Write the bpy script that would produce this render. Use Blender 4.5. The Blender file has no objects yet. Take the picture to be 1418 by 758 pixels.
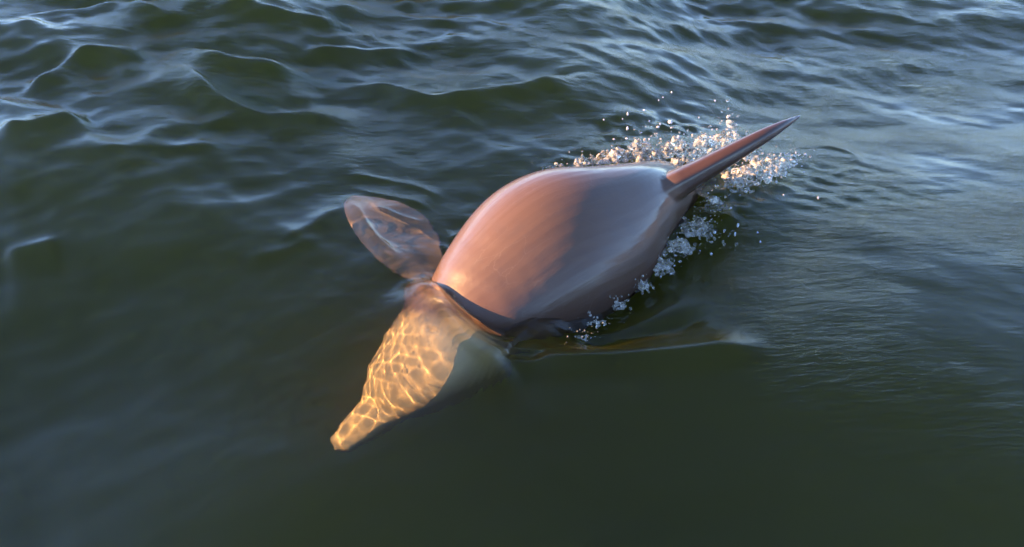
import bpy, bmesh, math, random
import numpy as np
from mathutils import Vector, Matrix, noise as mnoise

random.seed(7)
rng = np.random.default_rng(7)
R = math.radians
sc = bpy.context.scene
COL = sc.collection

# ------------------------------------------------------------------ camera
cam_d = bpy.data.cameras.new('camera')
cam = bpy.data.objects.new('camera', cam_d)
COL.objects.link(cam)
cam.location = (0, 0, 1.75)
cam.rotation_euler = (R(90 - 36), 0, 0)
cam_d.sensor_width = 36
cam_d.lens = 31.18
cam_d.clip_start = 0.02
cam_d.clip_end = 6000
sc.camera = cam

# ------------------------------------------------------------------ sky, sun, exposure
SUN_EL = R(19)
SUN_AZ = Vector((-0.99, -0.03)).normalized()          # horizontal direction towards the sun
to_sun = Vector((SUN_AZ.x * math.cos(SUN_EL), SUN_AZ.y * math.cos(SUN_EL), math.sin(SUN_EL)))
world = bpy.data.worlds.new('World')
sc.world = world
world.use_nodes = True
nt = world.node_tree
bg = nt.nodes['Background']
sky = nt.nodes.new('ShaderNodeTexSky')
sky.sky_type = 'NISHITA'
sky.sun_disc = False
sky.sun_elevation = SUN_EL
sky.sun_rotation = math.atan2(SUN_AZ.x, SUN_AZ.y)
sky.air_density = 0.7
sky.dust_density = 0.5
sky.ozone_density = 1.6
sky.altitude = 2500
nt.links.new(sky.outputs[0], bg.inputs['Color'])
bg.inputs['Strength'].default_value = 0.125

sun_d = bpy.data.lights.new('sun', 'SUN')
sun_d.energy = 5.0
sun_d.angle = R(0.5)
sun_d.color = (1.0, 0.55, 0.22)
sun_d.cycles.is_caustics_light = True
sun = bpy.data.objects.new('sun', sun_d)
sun.rotation_euler = to_sun.to_track_quat('Z', 'Y').to_euler()
sun.location = to_sun * 30
COL.objects.link(sun)

vs = sc.view_settings
vs.view_transform = 'Standard'
vs.look = 'None'
vs.gamma = 1
vs.exposure = 2.22
cy = sc.cycles
cy.max_bounces = 12
cy.transmission_bounces = 8
cy.volume_bounces = 2
cy.diffuse_bounces = 3
cy.glossy_bounces = 4
cy.transparent_max_bounces = 8
cy.caustics_refractive = True
cy.caustics_reflective = True
cy.blur_glossy = 0.0
cy.sample_clamp_indirect = 6.0
cy.use_denoising = True

# ------------------------------------------------------------------ helpers
def link(o, parent=None):
    COL.objects.link(o)
    if parent is not None:
        o.parent = parent
    return o

def np_mesh(name, verts, faces, smooth=True):
    """faces: (n,4) or (n,3) int array"""
    me = bpy.data.meshes.new(name)
    v = np.asarray(verts, dtype=np.float32)
    f = np.asarray(faces, dtype=np.int32)
    k = f.shape[1]
    me.vertices.add(len(v))
    me.vertices.foreach_set('co', v.ravel())
    me.loops.add(f.size)
    me.loops.foreach_set('vertex_index', f.ravel())
    me.polygons.add(len(f))
    me.polygons.foreach_set('loop_start', np.arange(0, f.size, k, dtype=np.int32))
    me.polygons.foreach_set('loop_total', np.full(len(f), k, dtype=np.int32))
    me.polygons.foreach_set('use_smooth', np.full(len(f), smooth, dtype=bool))
    me.update()
    me.validate()
    return me

def new_mat(name):
    m = bpy.data.materials.new(name)
    m.use_nodes = True
    n = m.node_tree.nodes
    l = m.node_tree.links
    n.clear()
    out = n.new('ShaderNodeOutputMaterial')
    return m, n, l, out

def catmull(pts, n):
    p = np.asarray(pts, float)
    p = np.vstack([2 * p[0] - p[1], p, 2 * p[-1] - p[-2]])
    out = []
    segs = len(p) - 3
    for i in range(n):
        t = i / (n - 1) * segs
        k = min(int(t), segs - 1)
        u = t - k
        a, b, c, d = p[k], p[k + 1], p[k + 2], p[k + 3]
        out.append(0.5 * (2 * b + (c - a) * u + (2 * a - 5 * b + 4 * c - d) * u * u + (3 * b - a - 3 * c + d) * u ** 3))
    return np.array(out)

def unit(v):
    v = np.asarray(v, float)
    return v / (np.linalg.norm(v, axis=-1, keepdims=True) + 1e-12)

# ------------------------------------------------------------------ dolphin: spine
# columns: x y z   half-width  half-height   dorsal lean (degrees to the animal's left)
SP = np.array([
    (-0.500, 1.782, -0.268, 0.046, 0.028, -8),
    (-0.458, 1.836, -0.258, 0.062, 0.038, -9),
    (-0.393, 1.916, -0.240, 0.090, 0.056, -10),
    (-0.326, 2.000, -0.208, 0.158, 0.098, -9),
    (-0.258, 2.094, -0.192, 0.188, 0.128, -5),
    (-0.172, 2.242, -0.170, 0.190, 0.178, 10),
    (-0.036, 2.376, -0.090, 0.256, 0.238, 28),
    ( 0.122, 2.518, -0.022, 0.298, 0.268, 36),
    ( 0.285, 2.652, -0.012, 0.268, 0.244, 42),
    ( 0.430, 2.832, -0.024, 0.178, 0.218, 46),
    ( 0.565, 3.060, -0.125, 0.155, 0.195, 46),
    ( 0.670, 3.290, -0.290, 0.120, 0.160, 44),
    ( 0.750, 3.520, -0.490, 0.095, 0.130, 40),
    ( 0.810, 3.720, -0.690, 0.055, 0.090, 36),
    ( 0.850, 3.870, -0.850, 0.030, 0.050, 34),
])
NS = 160
spl = catmull(SP, NS)
spine = spl[:, :3]
tan = unit(np.gradient(spine, axis=0))
arc = np.concatenate([[0], np.cumsum(np.linalg.norm(np.diff(spine, axis=0), axis=1))])
LEN = arc[-1]
upv, lft = [], []
for t, lean in zip(tan, spl[:, 5]):
    h = -t                                             # swim direction
    l0 = unit(np.cross([0, 0, 1], h))
    u0 = unit(np.cross(h, l0))
    a = R(lean)
    u = u0 * math.cos(a) + l0 * math.sin(a)
    upv.append(u)
    lft.append(unit(np.cross(u, h)))
upv = np.array(upv)
lft = np.array(lft)

def frame_at(s):
    i = int(np.clip(np.searchsorted(arc, s), 1, NS - 1))
    f = (s - arc[i - 1]) / (arc[i] - arc[i - 1])
    mix = lambda a: a[i - 1] * (1 - f) + a[i] * f
    return mix(spine), unit(mix(tan)), unit(mix(upv)), unit(mix(lft)), mix(spl[:, 3]), mix(spl[:, 4])

bm = bmesh.new()
NR = 48
rings = []
for i in range(NS):
    ring = []
    for k in range(NR):
        a = 2 * math.pi * k / NR
        ca, sa = math.cos(a), math.sin(a)
        # slightly keeled back, fuller belly
        e = 0.92
        x = math.copysign(abs(ca) ** e, ca) * spl[i, 3]
        z = math.copysign(abs(sa) ** (1.0 if sa > 0 else 0.9), sa) * spl[i, 4]
        if arc[i] > 1.7:                               # tail stock pinches to a keel
            x *= 1 - 0.25 * min(1, (arc[i] - 1.7) / 0.6) * abs(sa)
        p = spine[i] + lft[i] * x + upv[i] * z
        ring.append(bm.verts.new(p))
    rings.append(ring)
for i in range(NS - 1):
    for k in range(NR):
        k2 = (k + 1) % NR
        bm.faces.new((rings[i][k], rings[i][k2], rings[i + 1][k2], rings[i + 1][k]))
c0 = bm.verts.new(spine[0] - tan[0] * 0.022 - upv[0] * 0.004)
c1 = bm.verts.new(spine[-1] + tan[-1] * 0.02)
for k in range(NR):
    k2 = (k + 1) % NR
    bm.faces.new((c0, rings[0][k2], rings[0][k]))
    bm.faces.new((c1, rings[-1][k], rings[-1][k2]))

def wing(le, te, thick, n=26, m=13):
    """closed blade: le / te are leading and trailing edge curves, thick a per-station half-thickness, lens profile"""
    le = catmull(le, n)
    te = catmull(te, n)
    th = np.interp(np.linspace(0, 1, n), np.linspace(0, 1, len(thick)), thick)
    span = unit(np.gradient((le + te) / 2, axis=0))
    loops = []
    for i in range(n):
        ch = te[i] - le[i]
        nrm = unit(np.cross(ch, span[i]))
        top, bot = [], []
        for j in range(m):
            c = j / (m - 1)
            w = max(th[i] * (2.6 * math.sqrt(c) * (1 - c) + 0.06), 0.0045)
            top.append(le[i] + ch * c + nrm * w)
            bot.append(le[i] + ch * c - nrm * w)
        loops.append([bm.verts.new(p) for p in top + bot[::-1]])
    for i in range(n - 1):
        L = len(loops[i])
        for j in range(L):
            j2 = (j + 1) % L
            bm.faces.new((loops[i][j], loops[i][j2], loops[i + 1][j2], loops[i + 1][j]))
    bm.faces.new(loops[0][::-1])
    bm.faces.new(loops[-1])

# dorsal fin, tall and swept back, leaning with the roll of the body
sF = arc[int(np.argmin(np.linalg.norm(spine - np.array((0.43, 2.835, -0.02)), axis=1)))]
o, t, u, l, hw, hh = frame_at(sF)
def fp(b, h):
    oo, tt, uu, ll, w_, h_ = frame_at(sF + 0.0)
    return oo + uu * (h_ - 0.012 + h) + tt * b
wing([fp(-0.26, -0.075), fp(-0.12, -0.015), fp(0.02, 0.075), fp(0.16, 0.185), fp(0.31, 0.282), fp(0.44, 0.330), fp(0.56, 0.348)],
     [fp(0.36, -0.16), fp(0.34, -0.06), fp(0.33, 0.04), fp(0.34, 0.13), fp(0.39, 0.22), fp(0.47, 0.297), fp(0.57, 0.342)],
     [0.066, 0.056, 0.045, 0.036, 0.027, 0.016, 0.006])

# right pectoral flipper spread out just under the surface
wing([(-0.22, 2.26, -0.138), (-0.345, 2.44, -0.123), (-0.46, 2.57, -0.093), (-0.555, 2.70, -0.074), (-0.615, 2.83, -0.064), (-0.625, 2.93, -0.062)],
     [(-0.10, 2.42, -0.138), (-0.235, 2.565, -0.123), (-0.275, 2.74, -0.113), (-0.36, 2.88, -0.093), (-0.50, 2.955, -0.074), (-0.61, 2.95, -0.064)],
     [0.024, 0.017, 0.012, 0.009, 0.006, 0.003])
# left pectoral flipper hanging in the dark water on the other side
o, t, u, l, hw, hh = frame_at(0.68)
def lp(out, back, down):
    return o + l * (hw * 0.75 + out) + t * back - u * (0.06 + down)
wing([lp(-0.08, -0.10, 0.02), lp(0.00, -0.03, 0.12), lp(0.04, 0.07, 0.22), lp(0.06, 0.18, 0.31), lp(0.06, 0.30, 0.38)],
     [lp(-0.08, 0.10, 0.02), lp(0.00, 0.14, 0.12), lp(0.02, 0.20, 0.22), lp(0.04, 0.27, 0.31), lp(0.06, 0.32, 0.38)],
     [0.03, 0.024, 0.018, 0.012, 0.004])
# tail flukes
o, t, u, l, hw, hh = frame_at(LEN - 0.05)
for sg in (-1, 1):
    q = lambda out, back: o + l * sg * out + t * back
    wing([q(-0.03, -0.12), q(0.10, -0.05), q(0.22, 0.04), q(0.32, 0.15), q(0.36, 0.24)],
         [q(-0.03, 0.10), q(0.10, 0.16), q(0.21, 0.20), q(0.31, 0.24), q(0.36, 0.26)],
         [0.026, 0.022, 0.016, 0.010, 0.004])
bmesh.ops.recalc_face_normals(bm, faces=bm.faces)
raw = bpy.data.meshes.new('body_raw')
bm.to_mesh(raw)
bm.free()
tmp = bpy.data.objects.new('body_raw', raw)
COL.objects.link(tmp)
rm = tmp.modifiers.new('remesh', 'REMESH')
rm.mode = 'VOXEL'
rm.voxel_size = 0.0055
rm.use_smooth_shade = True
sm = tmp.modifiers.new('smooth', 'SMOOTH')
sm.factor = 0.5
sm.iterations = 7
dg = bpy.context.evaluated_depsgraph_get()
body_me = bpy.data.meshes.new_from_object(tmp.evaluated_get(dg))
body_me.name = 'body'
bpy.data.objects.remove(tmp)
bpy.data.meshes.remove(raw)

# station (metres from the snout) and angle round the body for every vertex
nv = len(body_me.vertices)
co = np.empty(nv * 3, np.float32)
body_me.vertices.foreach_get('co', co)
co = co.reshape(-1, 3).astype(float)
nrmv = np.empty(nv * 3, np.float32)
body_me.vertices.foreach_get('normal', nrmv)
nrmv = nrmv.reshape(-1, 3).astype(float)
idx = np.empty(nv, int)
for a in range(0, nv, 20000):
    d = ((co[a:a + 20000, None, :] - spine[None]) ** 2).sum(-1)
    idx[a:a + 20000] = d.argmin(1)
rel = co - spine[idx]
st = arc[idx] + (rel * tan[idx]).sum(1)
yl = (rel * lft[idx]).sum(1)
zu = (rel * upv[idx]).sum(1)
ang = np.arctan2(zu, np.abs(yl))                       # +pi/2 back, 0 flank, -pi/2 belly
# mouth line: a groove from the snout to below the eye, curling up at its end
mouth = np.interp(st, [0.0, 0.10, 0.22, 0.32, 0.38], [-0.10, -0.16, -0.30, -0.30, -0.12])
dm = (ang - mouth) * np.hypot(yl, zu)
on = np.clip((0.37 - st) / 0.03, 0, 1) * np.clip((np.abs(yl) - 0.004) / 0.01, 0, 1)
groove = np.exp(-(dm / 0.006) ** 2) * on
co -= nrmv * (0.007 * groove)[:, None]
# crease between melon and beak, blowhole
top = np.clip(np.sin(ang), 0, 1)
co -= nrmv * (0.014 * np.exp(-((st - 0.165) / 0.022) ** 2) * top ** 1.5)[:, None]
bh = np.exp(-(((st - 0.47) / 0.010) ** 2)) * np.exp(-(yl / 0.022) ** 2) * (zu > 0)
co -= nrmv * (0.012 * bh)[:, None]
# folds of skin running round the neck and along the flank
wr = np.sin(st * 95 + 3 * np.sin(ang * 2.1)) * np.exp(-((st - 0.72) / 0.13) ** 2)
co += nrmv * (0.0004 * wr)[:, None]
body_me.vertices.foreach_set('co', co.astype(np.float32).ravel())
inside = np.hypot(yl / np.maximum(spl[idx, 3], .02), zu / np.maximum(spl[idx, 4], .02))
fin = np.clip((inside - 1.08) / 0.15, 0, 1) * (st > 0.9) * (zu > 0)
flip = np.clip((inside - 1.02) / 0.1, 0, 1) * (st > 0.3) * (st < 1.2) * (zu < 0.12)
for nm, arr in (('flip', flip), ('fin', fin), ('station', st), ('dorsal', np.sin(ang)), ('side', yl), ('groove', groove)):
    at_ = body_me.attributes.new(nm, 'FLOAT', 'POINT')
    at_.data.foreach_set('value', arr.astype(np.float32))
body_me.update()

# skin
m, n, l, out = new_mat('wet_skin')
pb = n.new('ShaderNodeBsdfPrincipled')
l.new(pb.outputs[0], out.inputs['Surface'])
def attr(nm):
    a = n.new('ShaderNodeAttribute')
    a.attribute_name = nm
    return a.outputs['Fac']
def math_(op, a, b=None, c=None):
    x = n.new('ShaderNodeMath')
    x.operation = op
    for i, v in enumerate((a, b, c)):
        if v is None:
            continue
        if isinstance(v, (int, float)):
            x.inputs[i].default_value = v
        else:
            l.new(v, x.inputs[i])
    return x.outputs[0]
def ramp(fac, stops):
    r = n.new('ShaderNodeValToRGB')
    while len(r.color_ramp.elements) < len(stops):
        r.color_ramp.elements.new(0.5)
    for e, (p, c) in zip(r.color_ramp.elements, stops):
        e.position = p
        e.color = (*c, 1)
    l.new(fac, r.inputs[0])
    return r.outputs[0]
def mixc(fac, a, b, mode='MIX'):
    x = n.new('ShaderNodeMix')
    x.data_type = 'RGBA'
    x.blend_type = mode
    if isinstance(fac, (int, float)):
        x.inputs[0].default_value = fac
    else:
        l.new(fac, x.inputs[0])
    for i, v in ((6, a), (7, b)):
        if isinstance(v, tuple):
            x.inputs[i].default_value = (*v, 1)
        else:
            l.new(v, x.inputs[i])
    return x.outputs[2]
def vec(a, b, c):
    x = n.new('ShaderNodeCombineXYZ')
    for i, v in enumerate((a, b, c)):
        if isinstance(v, (int, float)):
            x.inputs[i].default_value = v
        else:
            l.new(v, x.inputs[i])
    return x.outputs[0]
def noise_(v, scale, detail=3, rough=0.5):
    x = n.new('ShaderNodeTexNoise')
    x.inputs['Scale'].default_value = scale
    x.inputs['Detail'].default_value = detail
    x.inputs['Roughness'].default_value = rough
    l.new(v, x.inputs['Vector'])
    return x.outputs['Fac']
tc = n.new('ShaderNodeTexCoord').outputs['Object']
base = ramp(math_('MULTIPLY_ADD', attr('dorsal'), 0.5, 0.5),
            [(0.0, (0.125, 0.085, 0.068)), (0.30, (0.12, 0.075, 0.056)), (0.55, (0.125, 0.072, 0.050)), (1.0, (0.122, 0.068, 0.046))])
flow = vec(math_('MULTIPLY', attr('station'), 2.0), math_('MULTIPLY', attr('dorsal'), 14.0), math_('MULTIPLY', attr('side'), 10.0))
streak = noise_(flow, 1.6, 4, 0.6)
blot = noise_(tc, 9.0, 4, 0.6)
fine = noise_(vec(math_('MULTIPLY', attr('station'), 3.0), math_('MULTIPLY', attr('dorsal'), 60.0), math_('MULTIPLY', attr('side'), 90.0)), 1.5, 3, 0.6)
base = mixc(math_('MULTIPLY', math_('SUBTRACT', streak, 0.35), 0.6), base, (0.155, 0.095, 0.070))
base = mixc(math_('MULTIPLY', ramp(blot, [(0.5, (0, 0, 0)), (0.75, (1, 1, 1))]), 0.35), base, (0.085, 0.06, 0.058))
pale = ramp(attr('station'), [(0.0, (1, 1, 1)), (0.46, (1, 1, 1)), (0.54, (0, 0, 0))])  # head painted lighter to stand in for sunlight reaching it under water
pale = math_('MULTIPLY', pale, ramp(math_('MULTIPLY_ADD', attr('dorsal'), 0.5, 0.5), [(0.55, (0, 0, 0)), (0.74, (1, 1, 1))]))  # lightening kept to the crown, so the cheek stays dark as in shade
face_shade = ramp(attr('station'), [(0.0, (1, 1, 1)), (0.46, (1, 1, 1)), (0.54, (0, 0, 0))])
base = mixc(face_shade, base, (0.10, 0.06, 0.036))  # shade on the sides of the head, put into the skin colour
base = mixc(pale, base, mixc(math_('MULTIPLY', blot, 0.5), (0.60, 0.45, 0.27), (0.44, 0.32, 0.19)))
# old rake marks: sparse thin pale lines
vo = n.new('ShaderNodeTexVoronoi')
vo.feature = 'DISTANCE_TO_EDGE'
vo.inputs['Scale'].default_value = 2.2
l.new(vec(math_('MULTIPLY', attr('station'), 3.0), math_('MULTIPLY_ADD', attr('dorsal'), 5.0, math_('MULTIPLY', blot, 0.5)), math_('MULTIPLY', attr('side'), 7.0)), vo.inputs['Vector'])
rake = math_('MULTIPLY', ramp(vo.outputs['Distance'], [(0.0, (1, 1, 1)), (0.018, (0, 0, 0))]), ramp(noise_(tc, 5.0, 2), [(0.52, (0, 0, 0)), (0.62, (1, 1, 1))]))
base = mixc(math_('MULTIPLY', rake, 0.16), base, (0.26, 0.20, 0.17))
base = mixc(attr('flip'), base, (0.22, 0.17, 0.145))
base = mixc(attr('fin'), base, (0.065, 0.033, 0.024))
base = mixc(attr('groove'), base, (0.05, 0.035, 0.03))
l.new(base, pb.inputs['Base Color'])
l.new(math_('ADD', math_('MULTIPLY_ADD', streak, 0.25, 0.16), math_('MULTIPLY', fine, 0.2)), pb.inputs['Roughness'])
pb.inputs['IOR'].default_value = 1.40
# wet gloss only in air: under water the film has no edge to mirror the sky
geo = n.new('ShaderNodeNewGeometry')
sp_ = n.new('ShaderNodeSeparateXYZ')
l.new(geo.outputs['Position'], sp_.inputs[0])
inair = n.new('ShaderNodeMapRange')
inair.inputs['From Min'].default_value = -0.02
inair.inputs['From Max'].default_value = 0.03
l.new(sp_.outputs[2], inair.inputs['Value'])
l.new(inair.outputs[0], pb.inputs['Coat Weight'])
l.new(math_('MULTIPLY', inair.outputs[0], 0.5), pb.inputs['Specular IOR Level'])
pb.inputs['Coat Roughness'].default_value = 0.035
pb.inputs['Coat IOR'].default_value = 1.33
bp = n.new('ShaderNodeBump')
bp.inputs['Strength'].default_value = 0.26
bp.inputs['Distance'].default_value = 0.004
hgt = math_('ADD', math_('MULTIPLY_ADD', fine, 0.35, math_('MULTIPLY', streak, 0.8)), math_('MULTIPLY', noise_(tc, 60.0, 3), 0.35))
l.new(hgt, bp.inputs['Height'])
l.new(bp.outputs[0], pb.inputs['Normal'])
l.new(bp.outputs[0], pb.inputs['Coat Normal'])
SKIN = m

dolphin = bpy.data.objects.new('dolphin', None)
link(dolphin)
dolphin['label'] = 'large dolphin arching its wet back out of the green water, snout just under the surface'
dolphin['category'] = 'dolphin'
dolphin.empty_display_size = 0.2
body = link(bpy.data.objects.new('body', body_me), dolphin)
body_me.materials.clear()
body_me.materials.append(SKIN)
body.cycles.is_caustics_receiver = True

# eyes
m, n, l, out = new_mat('dark_eye')
pb = n.new('ShaderNodeBsdfPrincipled')
pb.inputs['Base Color'].default_value = (0.012, 0.008, 0.006, 1)
pb.inputs['Roughness'].default_value = 0.08
l.new(pb.outputs[0], out.inputs['Surface'])
o, t, u, l_, hw, hh = frame_at(0.40)
for sg in (-1, 1):
    b2 = bmesh.new()
    bmesh.ops.create_uvsphere(b2, u_segments=16, v_segments=10, radius=1.0)
    for v in b2.verts:
        p = v.co
        v.co = Vector(o + l_ * sg * (hw * 0.965 + p.z * 0.006) + t * p.x * 0.016 + u * (-0.02 + p.y * 0.010))
    me = bpy.data.meshes.new('eye')
    b2.to_mesh(me)
    b2.free()
    for p in me.polygons:
        p.use_smooth = True
    me.materials.append(m)
    link(bpy.data.objects.new('eye', me), dolphin)

# ------------------------------------------------------------------ water surface
def axis(table, far):
    """graded coordinates: table of (position, spacing), interpolated; beyond it the spacing grows out to `far`"""
    px, ps = zip(*table)
    c = [px[0]]
    while c[-1] < px[-1]:
        c.append(c[-1] + float(np.interp(c[-1], px, ps)))
    def grow(x, sgn, s_):
        out = []
        while abs(x) < far:
            s_ *= 1.16
            x += sgn * s_
            out.append(x)
        return out
    return np.array(grow(c[0], -1, ps[0])[::-1] + c + grow(c[-1], 1, ps[-1]))

GX = axis([(-6, .035), (-3.4, .022), (-1.2, .011), (-0.75, .0055), (0.05, .0055), (0.3, .009), (1.4, .009), (3.4, .02), (6, .035)], 2500)
GY = axis([(-1, .05), (1.0, .018), (1.4, .009), (1.6, .0055), (2.65, .0055), (2.9, .009), (3.6, .010), (5.4, .020), (9, .04)], 2500)
X, Y = np.meshgrid(GX, GY)
SPX = np.maximum(np.gradient(GX)[None, :], np.gradient(GY)[:, None])

def waves(X, Y, n, lmin, lmax, amp, ang0, spread, seed, power=1.0, warp=0.0):
    r = np.random.default_rng(seed)
    Z = np.zeros_like(X)
    if warp:
        wx = warp * (np.sin(X * 1.7 + 0.6 * Y + 1.0) + 0.6 * np.sin(2.9 * Y - 1.1 * X))
        wy = warp * (np.sin(Y * 1.9 - 0.8 * X + 2.0) + 0.6 * np.sin(2.3 * X + 1.4 * Y + .7))
        Xw, Yw = X + wx, Y + wy
    else:
        Xw, Yw = X, Y
    for i in range(n):
        lam = lmin * (lmax / lmin) ** r.random()
        a = R(ang0 + r.normal() * spread)
        k = 2 * math.pi / lam
        ph = r.random() * 7
        A = amp * (lam / lmax) ** power / math.sqrt(n)
        att = np.clip(lam / (5 * SPX) - 0.6, 0, 1)
        s = np.sin(k * (Xw * math.cos(a) + Yw * math.sin(a)) + ph)
        Z += A * att * (s + 0.35 * (0.5 - s * s) * -1)
    return Z

# where the water is choppy: far off to the upper left; nearly calm round the camera
chop = 1 / (1 + np.exp(-(0.9 * (Y - 3.55) - 0.45 * (X - 0.0)) * 2.2))
Z = waves(X, Y, 14, 0.9, 3.2, 0.060, 75, 28, 11) * (0.45 + 0.55 * chop)
Z += waves(X, Y, 22, 0.28, 0.9, 0.030, 80, 32, 12, warp=0.06) * (0.10 + 0.9 * chop)
Z += waves(X, Y, 26, 0.09, 0.28, 0.0085, 70, 45, 13, warp=0.05) * (0.12 + 0.88 * chop)
def step(a, b, x):
    t = np.clip((x - a) / (b - a), 0, 1)
    return t * t * (3 - 2 * t)
Z += -0.15 * 1.5 * np.tanh((Y - 2.7) / 1.5) * step(0.25, 1.4, X) * np.clip(1.6 - Y / 12, 0, 1)
Z += 0.14 * 1.2 * np.tanh((Y - 2.6) / 1.2) * step(0.5, 1.6, -X) * np.clip(1.6 - Y / 8, 0, 1)
near_d = np.exp(-(((X + 0.35) / 0.55) ** 2 + ((Y - 2.05) / 0.5) ** 2))
Z += waves(X, Y, 36, 0.028, 0.095, 0.00085, 40, 60, 14) * (0.2 + 0.8 * near_d)

# ruffled water where it meets the body, and a fan of small ripples trailing from the fin
dsp = np.full_like(X, 9.0)
near_b = np.where((X > -1.2) & (X < 1.6) & (Y > 1.4) & (Y < 4.0))
bx_, by_ = X[near_b], Y[near_b]
dmin = np.full(bx_.shape, 9.0)
for q in range(40, 130, 3):
    dmin = np.minimum(dmin, np.hypot(bx_ - spine[q, 0], by_ - spine[q, 1]))
dsp[near_b] = dmin
Z += waves(X, Y, 26, 0.05, 0.16, 0.0085, 20, 70, 21, warp=0.03) * np.exp(-((dsp - 0.27) / 0.13) ** 2) * step(0.05, 0.35, Y + 0.8 * X - 1.75) * step(-0.35, -0.15, X)
Z += waves(X, Y, 16, 0.06, 0.14, 0.0060, 70, 25, 22) * np.exp(-(((X - 1.25) / 0.35) ** 2 + ((Y - 3.05) / 0.25) ** 2))

def ridge(pts, amp, wn, wf, taper=0.25, power=1.4):
    """a wave crest along ground points; wn / wf are its widths to either side (right / left of travel)"""
    global Z
    p = catmull(np.array(pts, float), 8 * len(pts))
    lo = p.min(0) - 6 * max(wn, wf)
    hi = p.max(0) + 6 * max(wn, wf)
    iy = np.where((GY > lo[1]) & (GY < hi[1]))[0]
    ix = np.where((GX > lo[0]) & (GX < hi[0]))[0]
    if len(iy) == 0 or len(ix) == 0:
        return
    sl = np.s_[iy[0]:iy[-1] + 1, ix[0]:ix[-1] + 1]
    x, y = X[sl], Y[sl]
    best = np.full(x.shape, 1e9)
    sgn = np.zeros_like(x)
    tt = np.zeros_like(x)
    cum = np.concatenate([[0], np.cumsum(np.linalg.norm(np.diff(p, axis=0), axis=1))])
    for i in range(len(p) - 1):
        a, b = p[i], p[i + 1]
        d = b - a
        L2 = d @ d + 1e-12
        t = np.clip(((x - a[0]) * d[0] + (y - a[1]) * d[1]) / L2, 0, 1)
        dx, dy = x - a[0] - t * d[0], y - a[1] - t * d[1]
        dist = np.hypot(dx, dy)
        mk = dist < best
        best = np.where(mk, dist, best)
        sgn = np.where(mk, np.sign(d[0] * dy - d[1] * dx), sgn)
        tt = np.where(mk, (cum[i] + t * math.sqrt(L2)) / cum[-1], tt)
    w = np.where(sgn > 0, wf, wn)
    win = np.clip(np.minimum(tt, 1 - tt) / taper, 0, 1)
    win = win * win * (3 - 2 * win)
    Z[sl] += amp * win / (1 + (best / w) ** 2) ** power

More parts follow.
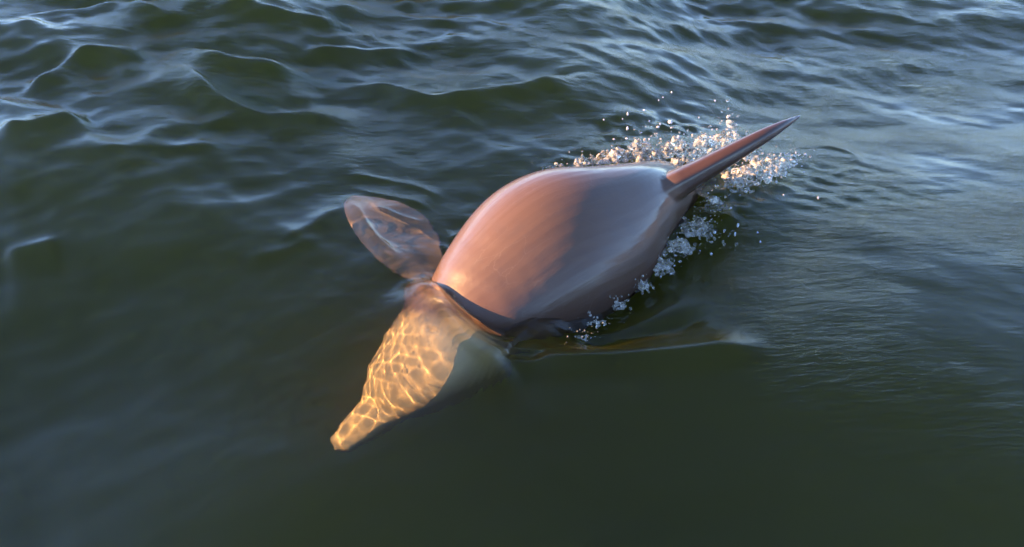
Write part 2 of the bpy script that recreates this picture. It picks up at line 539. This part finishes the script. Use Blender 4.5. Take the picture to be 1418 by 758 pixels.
# crests of the chop behind the dolphin (ground metres, left to right: far side is on the left)
WAVES = [
    ([(-2.611, 4.344), (-2.432, 4.443), (-2.277, 4.525), (-2.033, 4.588), (-1.727, 4.403)], 0.043, 0.11, 0.04),
    ([(-2.163, 3.594), (-2.099, 3.744), (-2.01, 3.937), (-1.823, 3.988), (-1.638, 4.005)], 0.048, 0.11, 0.04),
    ([(-1.667, 4.103), (-1.523, 4.033), (-1.36, 3.939), (-1.155, 3.939), (-0.949, 4.024)], 0.06, 0.11, 0.04),
    ([(-1.551, 3.888), (-1.421, 3.729), (-1.283, 3.579), (-1.068, 3.473), (-0.876, 3.522), (-0.733, 3.729)], 0.048, 0.11, 0.04),
    ([(-0.91, 3.894), (-0.637, 3.878), (-0.357, 3.735), (-0.03, 3.813), (0.208, 3.936), (0.442, 4.082)], 0.053, 0.11, 0.04),
    ([(-2.078, 3.199), (-1.918, 3.236), (-1.77, 3.391)], 0.036, 0.11, 0.04),
    ([(-2.235, 4.821), (-1.908, 4.799), (-1.648, 4.868)], 0.037, 0.11, 0.04),
    ([(-1.599, 4.687), (-1.187, 4.58), (-0.828, 4.622)], 0.037, 0.11, 0.04),
    ([(-1.075, 4.207), (-0.798, 4.282), (-0.477, 4.359)], 0.036, 0.11, 0.04),
    ([(-1.751, 2.484), (-1.668, 2.519), (-1.561, 2.563)], 0.011, 0.11, 0.04),
    ([(-0.635, 2.921), (-0.561, 2.726), (-0.442, 2.495), (-0.318, 2.349)], 0.03, 0.035, 0.08),
    ([(-0.375, 2.359), (-0.305, 2.28), (-0.226, 2.142), (-0.151, 2.001), (-0.06, 1.905), (0.063, 1.887)], 0.08, 0.072, 0.11),
    ([(-0.04, 1.951), (0.128, 1.951), (0.318, 1.958), (0.615, 1.964), (0.79, 1.99)], 0.045, 0.045, 0.08),
    ([(0.18, 2.095), (0.315, 2.12), (0.474, 2.137), (0.638, 2.173)], -0.035, 0.06, 0.06),
    ([(1.185, 3.453), (1.379, 3.481), (1.475, 3.386), (1.409, 3.226), (1.218, 3.124), (0.991, 3.02)], 0.007, 0.02, 0.03),
    ([(-1.527, 3.206), (-1.307, 3.365), (-1.144, 3.445)], 0.02, 0.06, 0.1),
    ([(-1.679, 3.065), (-1.467, 3.112), (-1.253, 3.171), (-1.141, 3.308)], 0.015, 0.05, 0.1),
    ([(-0.29, 2.429), (-0.209, 2.297), (-0.11, 2.148), (0.013, 2.054), (0.111, 2.028)], 0.007, 0.01, 0.014),
    ([(-0.267, 2.456), (-0.162, 2.286), (-0.043, 2.138), (0.068, 2.062)], 0.006, 0.01, 0.012),
    ([(-0.316, 2.396), (-0.242, 2.258), (-0.153, 2.102), (-0.019, 2.014), (0.174, 1.988)], 0.007, 0.01, 0.014),
    ([(-0.151, 2.06), (-0.04, 1.962), (0.107, 1.93), (0.298, 1.936)], 0.008, 0.02, 0.02),
    ([(-0.633, 2.988), (-0.521, 2.917), (-0.378, 2.864), (-0.291, 2.793)], 0.01, 0.02, 0.03),
    ([(-0.683, 3.073), (-0.565, 3.044), (-0.39, 2.988), (-0.243, 2.88)], 0.01, 0.02, 0.03),
    ([(-0.582, 2.806), (-0.496, 2.612), (-0.378, 2.458)], 0.008, 0.012, 0.014),
    ([(-0.508, 2.808), (-0.422, 2.758), (-0.312, 2.709)], 0.006, 0.012, 0.014),
    ([(-0.824, 2.54), (-0.72, 2.654), (-0.63, 2.825)], 0.012, 0.04, 0.05),
    ([(-0.929, 2.455), (-0.791, 2.498), (-0.661, 2.61)], 0.01, 0.04, 0.05),
    ([(0.035, 2.041), (0.135, 2.095), (0.279, 2.228), (0.438, 2.405), (0.622, 2.646), (0.757, 2.816)], -0.075, 0.13, 0.1),
    ([(-0.298, 2.532), (-0.235, 2.413), (-0.141, 2.247), (-0.038, 2.12), (0.079, 2.055)], -0.042, 0.06, 0.08),
]
for pts, amp, wn, wf in WAVES:
    ridge(pts, amp, wn, wf)

V = np.stack([X.ravel(), Y.ravel(), Z.ravel()], 1)
ny, nx = X.shape
ii = (np.arange(ny - 1)[:, None] * nx + np.arange(nx - 1)[None, :]).ravel()
Fq = np.stack([ii, ii + 1, ii + nx + 1, ii + nx], 1)
water_me = np_mesh('water', V, Fq)

m, n, l, out = new_mat('sea_water')
gl = n.new('ShaderNodeBsdfGlass')
gl.inputs['IOR'].default_value = 1.333
gl.inputs['Roughness'].default_value = 0.0
gl.inputs['Color'].default_value = (1, 1, 1, 1)
l.new(gl.outputs[0], out.inputs['Surface'])
tc = n.new('ShaderNodeTexCoord').outputs['Object']
def streaks(rot, scale):
    mp = n.new('ShaderNodeMapping')
    mp.inputs['Rotation'].default_value = (0, 0, R(rot))
    mp.inputs['Scale'].default_value = (1.0, 3.6, 1.0)
    l.new(tc, mp.inputs['Vector'])
    return noise_(mp.outputs[0], scale, 5, 0.66)
sep = n.new('ShaderNodeSeparateXYZ')
l.new(tc, sep.inputs[0])
wob = math_('MULTIPLY_ADD', noise_(tc, 1.3, 2), 1.6, -0.8)
side = n.new('ShaderNodeMapRange')
side.inputs['From Min'].default_value = -0.6
side.inputs['From Max'].default_value = 0.9
l.new(math_('ADD', sep.outputs[0], wob), side.inputs['Value'])
mixf = n.new('ShaderNodeMix')
l.new(side.outputs[0], mixf.inputs[0])
l.new(streaks(-14, 10.0), mixf.inputs[2])
l.new(streaks(30, 10.0), mixf.inputs[3])
patch = noise_(tc, 1.7, 3, 0.55)
bp = n.new('ShaderNodeBump')
bp.inputs['Strength'].default_value = 1.0
bp.inputs['Distance'].default_value = 0.009
calm = n.new('ShaderNodeMapRange')
calm.inputs['From Min'].default_value = 1.5
calm.inputs['From Max'].default_value = 3.0
calm.inputs['To Min'].default_value = 0.12
l.new(math_('ADD', sep.outputs[1], math_('MULTIPLY', sep.outputs[0], 0.7)), calm.inputs['Value'])
l.new(math_('MULTIPLY', math_('MULTIPLY', mixf.outputs[0], calm.outputs[0]), ramp(patch, [(0.36, (0.12, 0.12, 0.12)), (0.66, (1, 1, 1))])), bp.inputs['Height'])
l.new(bp.outputs[0], gl.inputs['Normal'])
water_me.materials.append(m)
water = link(bpy.data.objects.new('water', water_me))
water['kind'] = 'structure'
water.cycles.is_caustics_caster = True

# the silty body of the water: a volume that fills everything below the surface
m, n, l, out = new_mat('silty_water')
vsn = n.new('ShaderNodeVolumeScatter')
vsn.inputs['Color'].default_value = (0.90, 0.78, 0.12, 1)
vsn.inputs['Density'].default_value = 0.54
vsn.inputs['Anisotropy'].default_value = 0.1
van = n.new('ShaderNodeVolumeAbsorption')
van.inputs['Color'].default_value = (0.58, 0.60, 0.16, 1)
van.inputs['Density'].default_value = 1.6
ad = n.new('ShaderNodeAddShader')
l.new(vsn.outputs[0], ad.inputs[0])
l.new(van.outputs[0], ad.inputs[1])
l.new(ad.outputs[0], out.inputs['Volume'])
murk_me = np_mesh('silty_water', V + np.array([0, 0, 0.002]), Fq)
murk_me.materials.append(m)
murk = link(bpy.data.objects.new('silty_water', murk_me))
murk['kind'] = 'structure'

# seabed far down in the murk
b2 = bmesh.new()
bmesh.ops.create_grid(b2, x_segments=60, y_segments=60, size=2600)
for v in b2.verts:
    v.co.z = -4.0 + 0.3 * mnoise.noise(Vector((v.co.x * 0.01, v.co.y * 0.01, 0)))
me = bpy.data.meshes.new('seabed')
b2.to_mesh(me)
b2.free()
m, n, l, out = new_mat('silt')
pb = n.new('ShaderNodeBsdfPrincipled')
pb.inputs['Roughness'].default_value = 0.9
tc = n.new('ShaderNodeTexCoord').outputs['Object']
l.new(ramp(noise_(tc, 0.7, 5), [(0.3, (0.07, 0.06, 0.03)), (0.7, (0.13, 0.11, 0.06))]), pb.inputs['Base Color'])
l.new(pb.outputs[0], out.inputs['Surface'])
me.materials.append(m)
sb = link(bpy.data.objects.new('seabed', me))
sb['kind'] = 'structure'

# ------------------------------------------------------------------ splash
m, n, l, out = new_mat('splashing_water')
pb = n.new('ShaderNodeBsdfPrincipled')
pb.inputs['Base Color'].default_value = (0.96, 0.91, 0.82, 1)
pb.inputs['IOR'].default_value = 1.333
tc = n.new('ShaderNodeTexCoord').outputs['Object']
fo = noise_(tc, 38.0, 3, 0.6)
l.new(ramp(fo, [(0.42, (1, 1, 1)), (0.70, (0.45, 0.45, 0.45))]), pb.inputs['Transmission Weight'])
l.new(math_('MULTIPLY', fo, 0.12), pb.inputs['Roughness'])
l.new(pb.outputs[0], out.inputs['Surface'])
SPLASH = m
CLUMPS = {
    'far': [
        (0.175, 3.108, 0.020, 0.05, 0.03, 0.027, 10, 0.005, 0.011),
        (0.292, 3.136, 0.020, 0.06, 0.03, 0.041, 22, 0.005, 0.013),
        (0.411, 3.181, 0.020, 0.06, 0.035, 0.068, 34, 0.006, 0.015),
        (0.531, 3.211, 0.020, 0.07, 0.045, 0.081, 50, 0.006, 0.017),
        (0.663, 3.217, 0.020, 0.08, 0.05, 0.081, 60, 0.006, 0.018),
        (0.783, 3.233, 0.020, 0.07, 0.05, 0.108, 60, 0.006, 0.018),
        (0.874, 3.219, 0.020, 0.05, 0.04, 0.176, 60, 0.006, 0.018),
        (0.959, 3.227, 0.020, 0.05, 0.04, 0.095, 40, 0.006, 0.015),
        (0.663, 3.111, 0.020, 0.08, 0.04, 0.054, 30, 0.005, 0.013),
    ],
    'fin': [
        (0.929, 3.068, 0.000, 0.06, 0.05, 0.06, 50, 0.006, 0.017),
        (1.012, 3.121, 0.000, 0.06, 0.05, 0.07, 55, 0.006, 0.018),
        (1.099, 3.173, 0.000, 0.05, 0.04, 0.04, 30, 0.005, 0.014),
        (0.871, 2.987, 0.000, 0.05, 0.04, 0.03, 24, 0.005, 0.013),
        (1.162, 3.245, 0.000, 0.05, 0.03, 0.02, 14, 0.004, 0.01),
    ],
    'flank': [
        (0.762, 2.872, -0.020, 0.05, 0.04, 0.05, 45, 0.004, 0.0097),
        (0.677, 2.737, -0.030, 0.05, 0.035, 0.06, 66, 0.005, 0.0112),
        (0.595, 2.625, -0.045, 0.05, 0.03, 0.06, 60, 0.005, 0.0105),
        (0.518, 2.516, -0.050, 0.045, 0.028, 0.05, 45, 0.004, 0.009),
        (0.437, 2.414, -0.055, 0.04, 0.025, 0.035, 32, 0.004, 0.0075),
        (0.354, 2.316, -0.060, 0.04, 0.02, 0.028, 27, 0.003, 0.006),
        (0.281, 2.227, -0.060, 0.035, 0.018, 0.02, 20, 0.003, 0.0053),
        (0.221, 2.156, -0.060, 0.03, 0.016, 0.015, 17, 0.003, 0.0045),
        (0.754, 2.657, -0.020, 0.05, 0.05, 0.02, 15, 0.003, 0.0067),
    ],
}
SPLASH_LABEL = {
    'far': 'foaming splash of bright water thrown up behind the back of the dolphin',
    'fin': 'white churned water beside the base of the raised fin',
    'flank': 'line of foam and bubbles running down the shaded flank at the waterline',
}

def ico_data(sub):
    b = bmesh.new()
    bmesh.ops.create_icosphere(b, subdivisions=sub, radius=1.0)
    v = np.array([q.co[:] for q in b.verts])
    f = np.array([[w.index for w in q.verts] for q in b.faces])
    b.free()
    return v, f
ICO1, ICO2 = ico_data(1), ico_data(2)

def blobs(items, ico):
    vs_, fs_, k = [], [], 0
    for c, r in items:
        v, f = ico
        d = 1 + 0.22 * rng.normal(size=3)
        wob = 1 + 0.18 * np.sin(v @ rng.normal(size=3) * 3 + rng.random() * 6)
        vs_.append(c + v * wob[:, None] * r * d)
        fs_.append(f + k)
        k += len(v)
    return np.vstack(vs_), np.vstack(fs_)

for nm, cl in CLUMPS.items():
    lumps, loose = [], []
    for cx, cy_, cz, ru, rv, hgt_, cnt, r0, r1 in cl:
        for q in range(int(cnt * 1.6)):
            g = rng.normal(size=2) * 0.55
            env = math.exp(-(g @ g) * 1.2)
            r = r0 + (r1 - r0) * rng.random() ** 2.2
            z = cz - 0.012 + hgt_ * env * rng.random() ** 1.3
            lumps.append((np.array((cx + g[0] * ru, cy_ + g[1] * rv, z)), r * 1.1))
        for q in range(int(cnt * 1.3)):
            g = rng.normal(size=2) * 0.95
            r = 0.0012 + 0.0042 * rng.random() ** 3
            z = cz + 0.004 + hgt_ * 1.25 * rng.random() ** 1.5
            loose.append((np.array((cx + g[0] * ru, cy_ + g[1] * rv, z)), r))
    v, f = blobs(lumps, ICO2)
    raw = np_mesh('raw', v, f)
    tmp = bpy.data.objects.new('raw', raw)
    COL.objects.link(tmp)
    rm = tmp.modifiers.new('remesh', 'REMESH')
    rm.mode = 'VOXEL'
    rm.voxel_size = 0.003
    sm = tmp.modifiers.new('smooth', 'SMOOTH')
    sm.factor = 0.5
    sm.iterations = 3
    dg = bpy.context.evaluated_depsgraph_get()
    me = bpy.data.meshes.new_from_object(tmp.evaluated_get(dg))
    bpy.data.objects.remove(tmp)
    bpy.data.meshes.remove(raw)
    bmx = bmesh.new()
    bmx.from_mesh(me)
    lm = np_mesh('loose', *blobs(loose, ICO1))
    bmx.from_mesh(lm)
    bpy.data.meshes.remove(lm)
    for q in bmx.faces:
        q.smooth = True
    bmx.to_mesh(me)
    bmx.free()
    me.name = 'splash'
    me.materials.clear()
    me.materials.append(SPLASH)
    so = link(bpy.data.objects.new('splash', me))
    so['kind'] = 'stuff'
    so['label'] = SPLASH_LABEL[nm]
    so['category'] = 'splash'

# drops flung clear of the splash
m, n, l, out = new_mat('water_drop')
pb = n.new('ShaderNodeBsdfPrincipled')
pb.inputs['Base Color'].default_value = (0.95, 0.95, 0.95, 1)
pb.inputs['Transmission Weight'].default_value = 0.45
pb.inputs['Roughness'].default_value = 0.12
pb.inputs['IOR'].default_value = 1.333
l.new(pb.outputs[0], out.inputs['Surface'])
DROPS = [
    (0.449, 3.150, 0.227, 0.005),
    (0.453, 3.150, 0.165, 0.006),
    (0.512, 3.150, 0.243, 0.0045),
    (0.536, 3.150, 0.197, 0.0045),
    (0.564, 3.150, 0.285, 0.004),
    (0.579, 3.150, 0.297, 0.003),
    (0.454, 3.150, 0.121, 0.004),
    (0.618, 3.150, 0.193, 0.007),
    (0.572, 3.150, 0.172, 0.006),
    (0.579, 3.150, 0.184, 0.004),
    (0.403, 3.150, 0.118, 0.004),
    (0.509, 3.150, 0.147, 0.004),
    (0.358, 3.150, 0.203, 0.004),
    (0.840, 3.150, 0.215, 0.006),
    (0.781, 3.150, 0.282, 0.003),
    (0.610, 3.150, 0.318, 0.003),
    (0.659, 3.150, 0.128, 0.006),
    (0.728, 3.150, 0.212, 0.003),
    (0.431, 3.150, 0.206, 0.003),
    (0.543, 3.150, 0.118, 0.004),
    (0.796, 2.750, 0.047, 0.006),
    (0.811, 2.677, 0.020, 0.006),
    (0.788, 2.616, 0.020, 0.007),
    (0.867, 2.570, 0.020, 0.004),
    (0.871, 2.629, 0.020, 0.003),
    (0.719, 2.629, 0.020, 0.005),
    (1.105, 2.750, 0.090, 0.003),
    (0.978, 2.750, 0.102, 0.003),
    (0.682, 2.495, 0.020, 0.004),
]
for x, y, z, r in DROPS:
    v, f = blobs([(np.zeros(3), r)], ICO2)
    me = np_mesh('water_drop', v, f)
    me.materials.append(m)
    o_ = link(bpy.data.objects.new('water_drop', me))
    o_.location = (x, y, z)
    o_['label'] = 'bright water drop flung up over the splash behind the back' if y > 3 else 'bright water drop over the dark water between fin and shaded flank'
    o_['category'] = 'water drop'
    o_['group'] = 'drops flying over the far splash' if y > 3 else 'drops flying beside the flank'

# ------------------------------------------------------------------ far shore, out of frame, mirrored in the wet flank
bs = bmesh.new()
prev = None
for i in range(241):
    a = R(-25 + 85 * i / 240)
    d = 95 + 6 * math.sin(i * 0.11)
    x, y = d * math.cos(a), d * math.sin(a)
    h_ = 9 + 3.2 * mnoise.noise(Vector((i * 0.06, 0, 0))) + 1.8 * mnoise.noise(Vector((i * 0.31, 4, 0))) + 1.2 * mnoise.noise(Vector((i * 0.9, 9, 0)))
    h_ *= min(1, i / 20, (240 - i) / 20) + 0.02
    k = 1 + 9 / d
    row = [bs.verts.new(p) for p in ((x * 0.97, y * 0.97, -1), (x * 0.985, y * 0.985, 0.8), (x, y, h_ * 0.85), (x * 1.03, y * 1.03, h_), (x * 1.2, y * 1.2, h_ * 0.7), (x * 1.3, y * 1.3, -1))]
    if prev:
        for q in range(5):
            bs.faces.new((prev[q], prev[q + 1], row[q + 1], row[q]))
    prev = row
bmesh.ops.recalc_face_normals(bs, faces=bs.faces)
me = bpy.data.meshes.new('far_shore')
bs.to_mesh(me)
bs.free()
m, n, l, out = new_mat('shore_scrub')
pb = n.new('ShaderNodeBsdfPrincipled')
pb.inputs['Roughness'].default_value = 0.9
tc = n.new('ShaderNodeTexCoord').outputs['Object']
l.new(ramp(noise_(tc, 0.35, 5, 0.65), [(0.3, (0.05, 0.035, 0.018)), (0.7, (0.11, 0.075, 0.04))]), pb.inputs['Base Color'])
l.new(pb.outputs[0], out.inputs['Surface'])
me.materials.append(m)
fs = link(bpy.data.objects.new('far_shore', me))
fs['kind'] = 'structure'
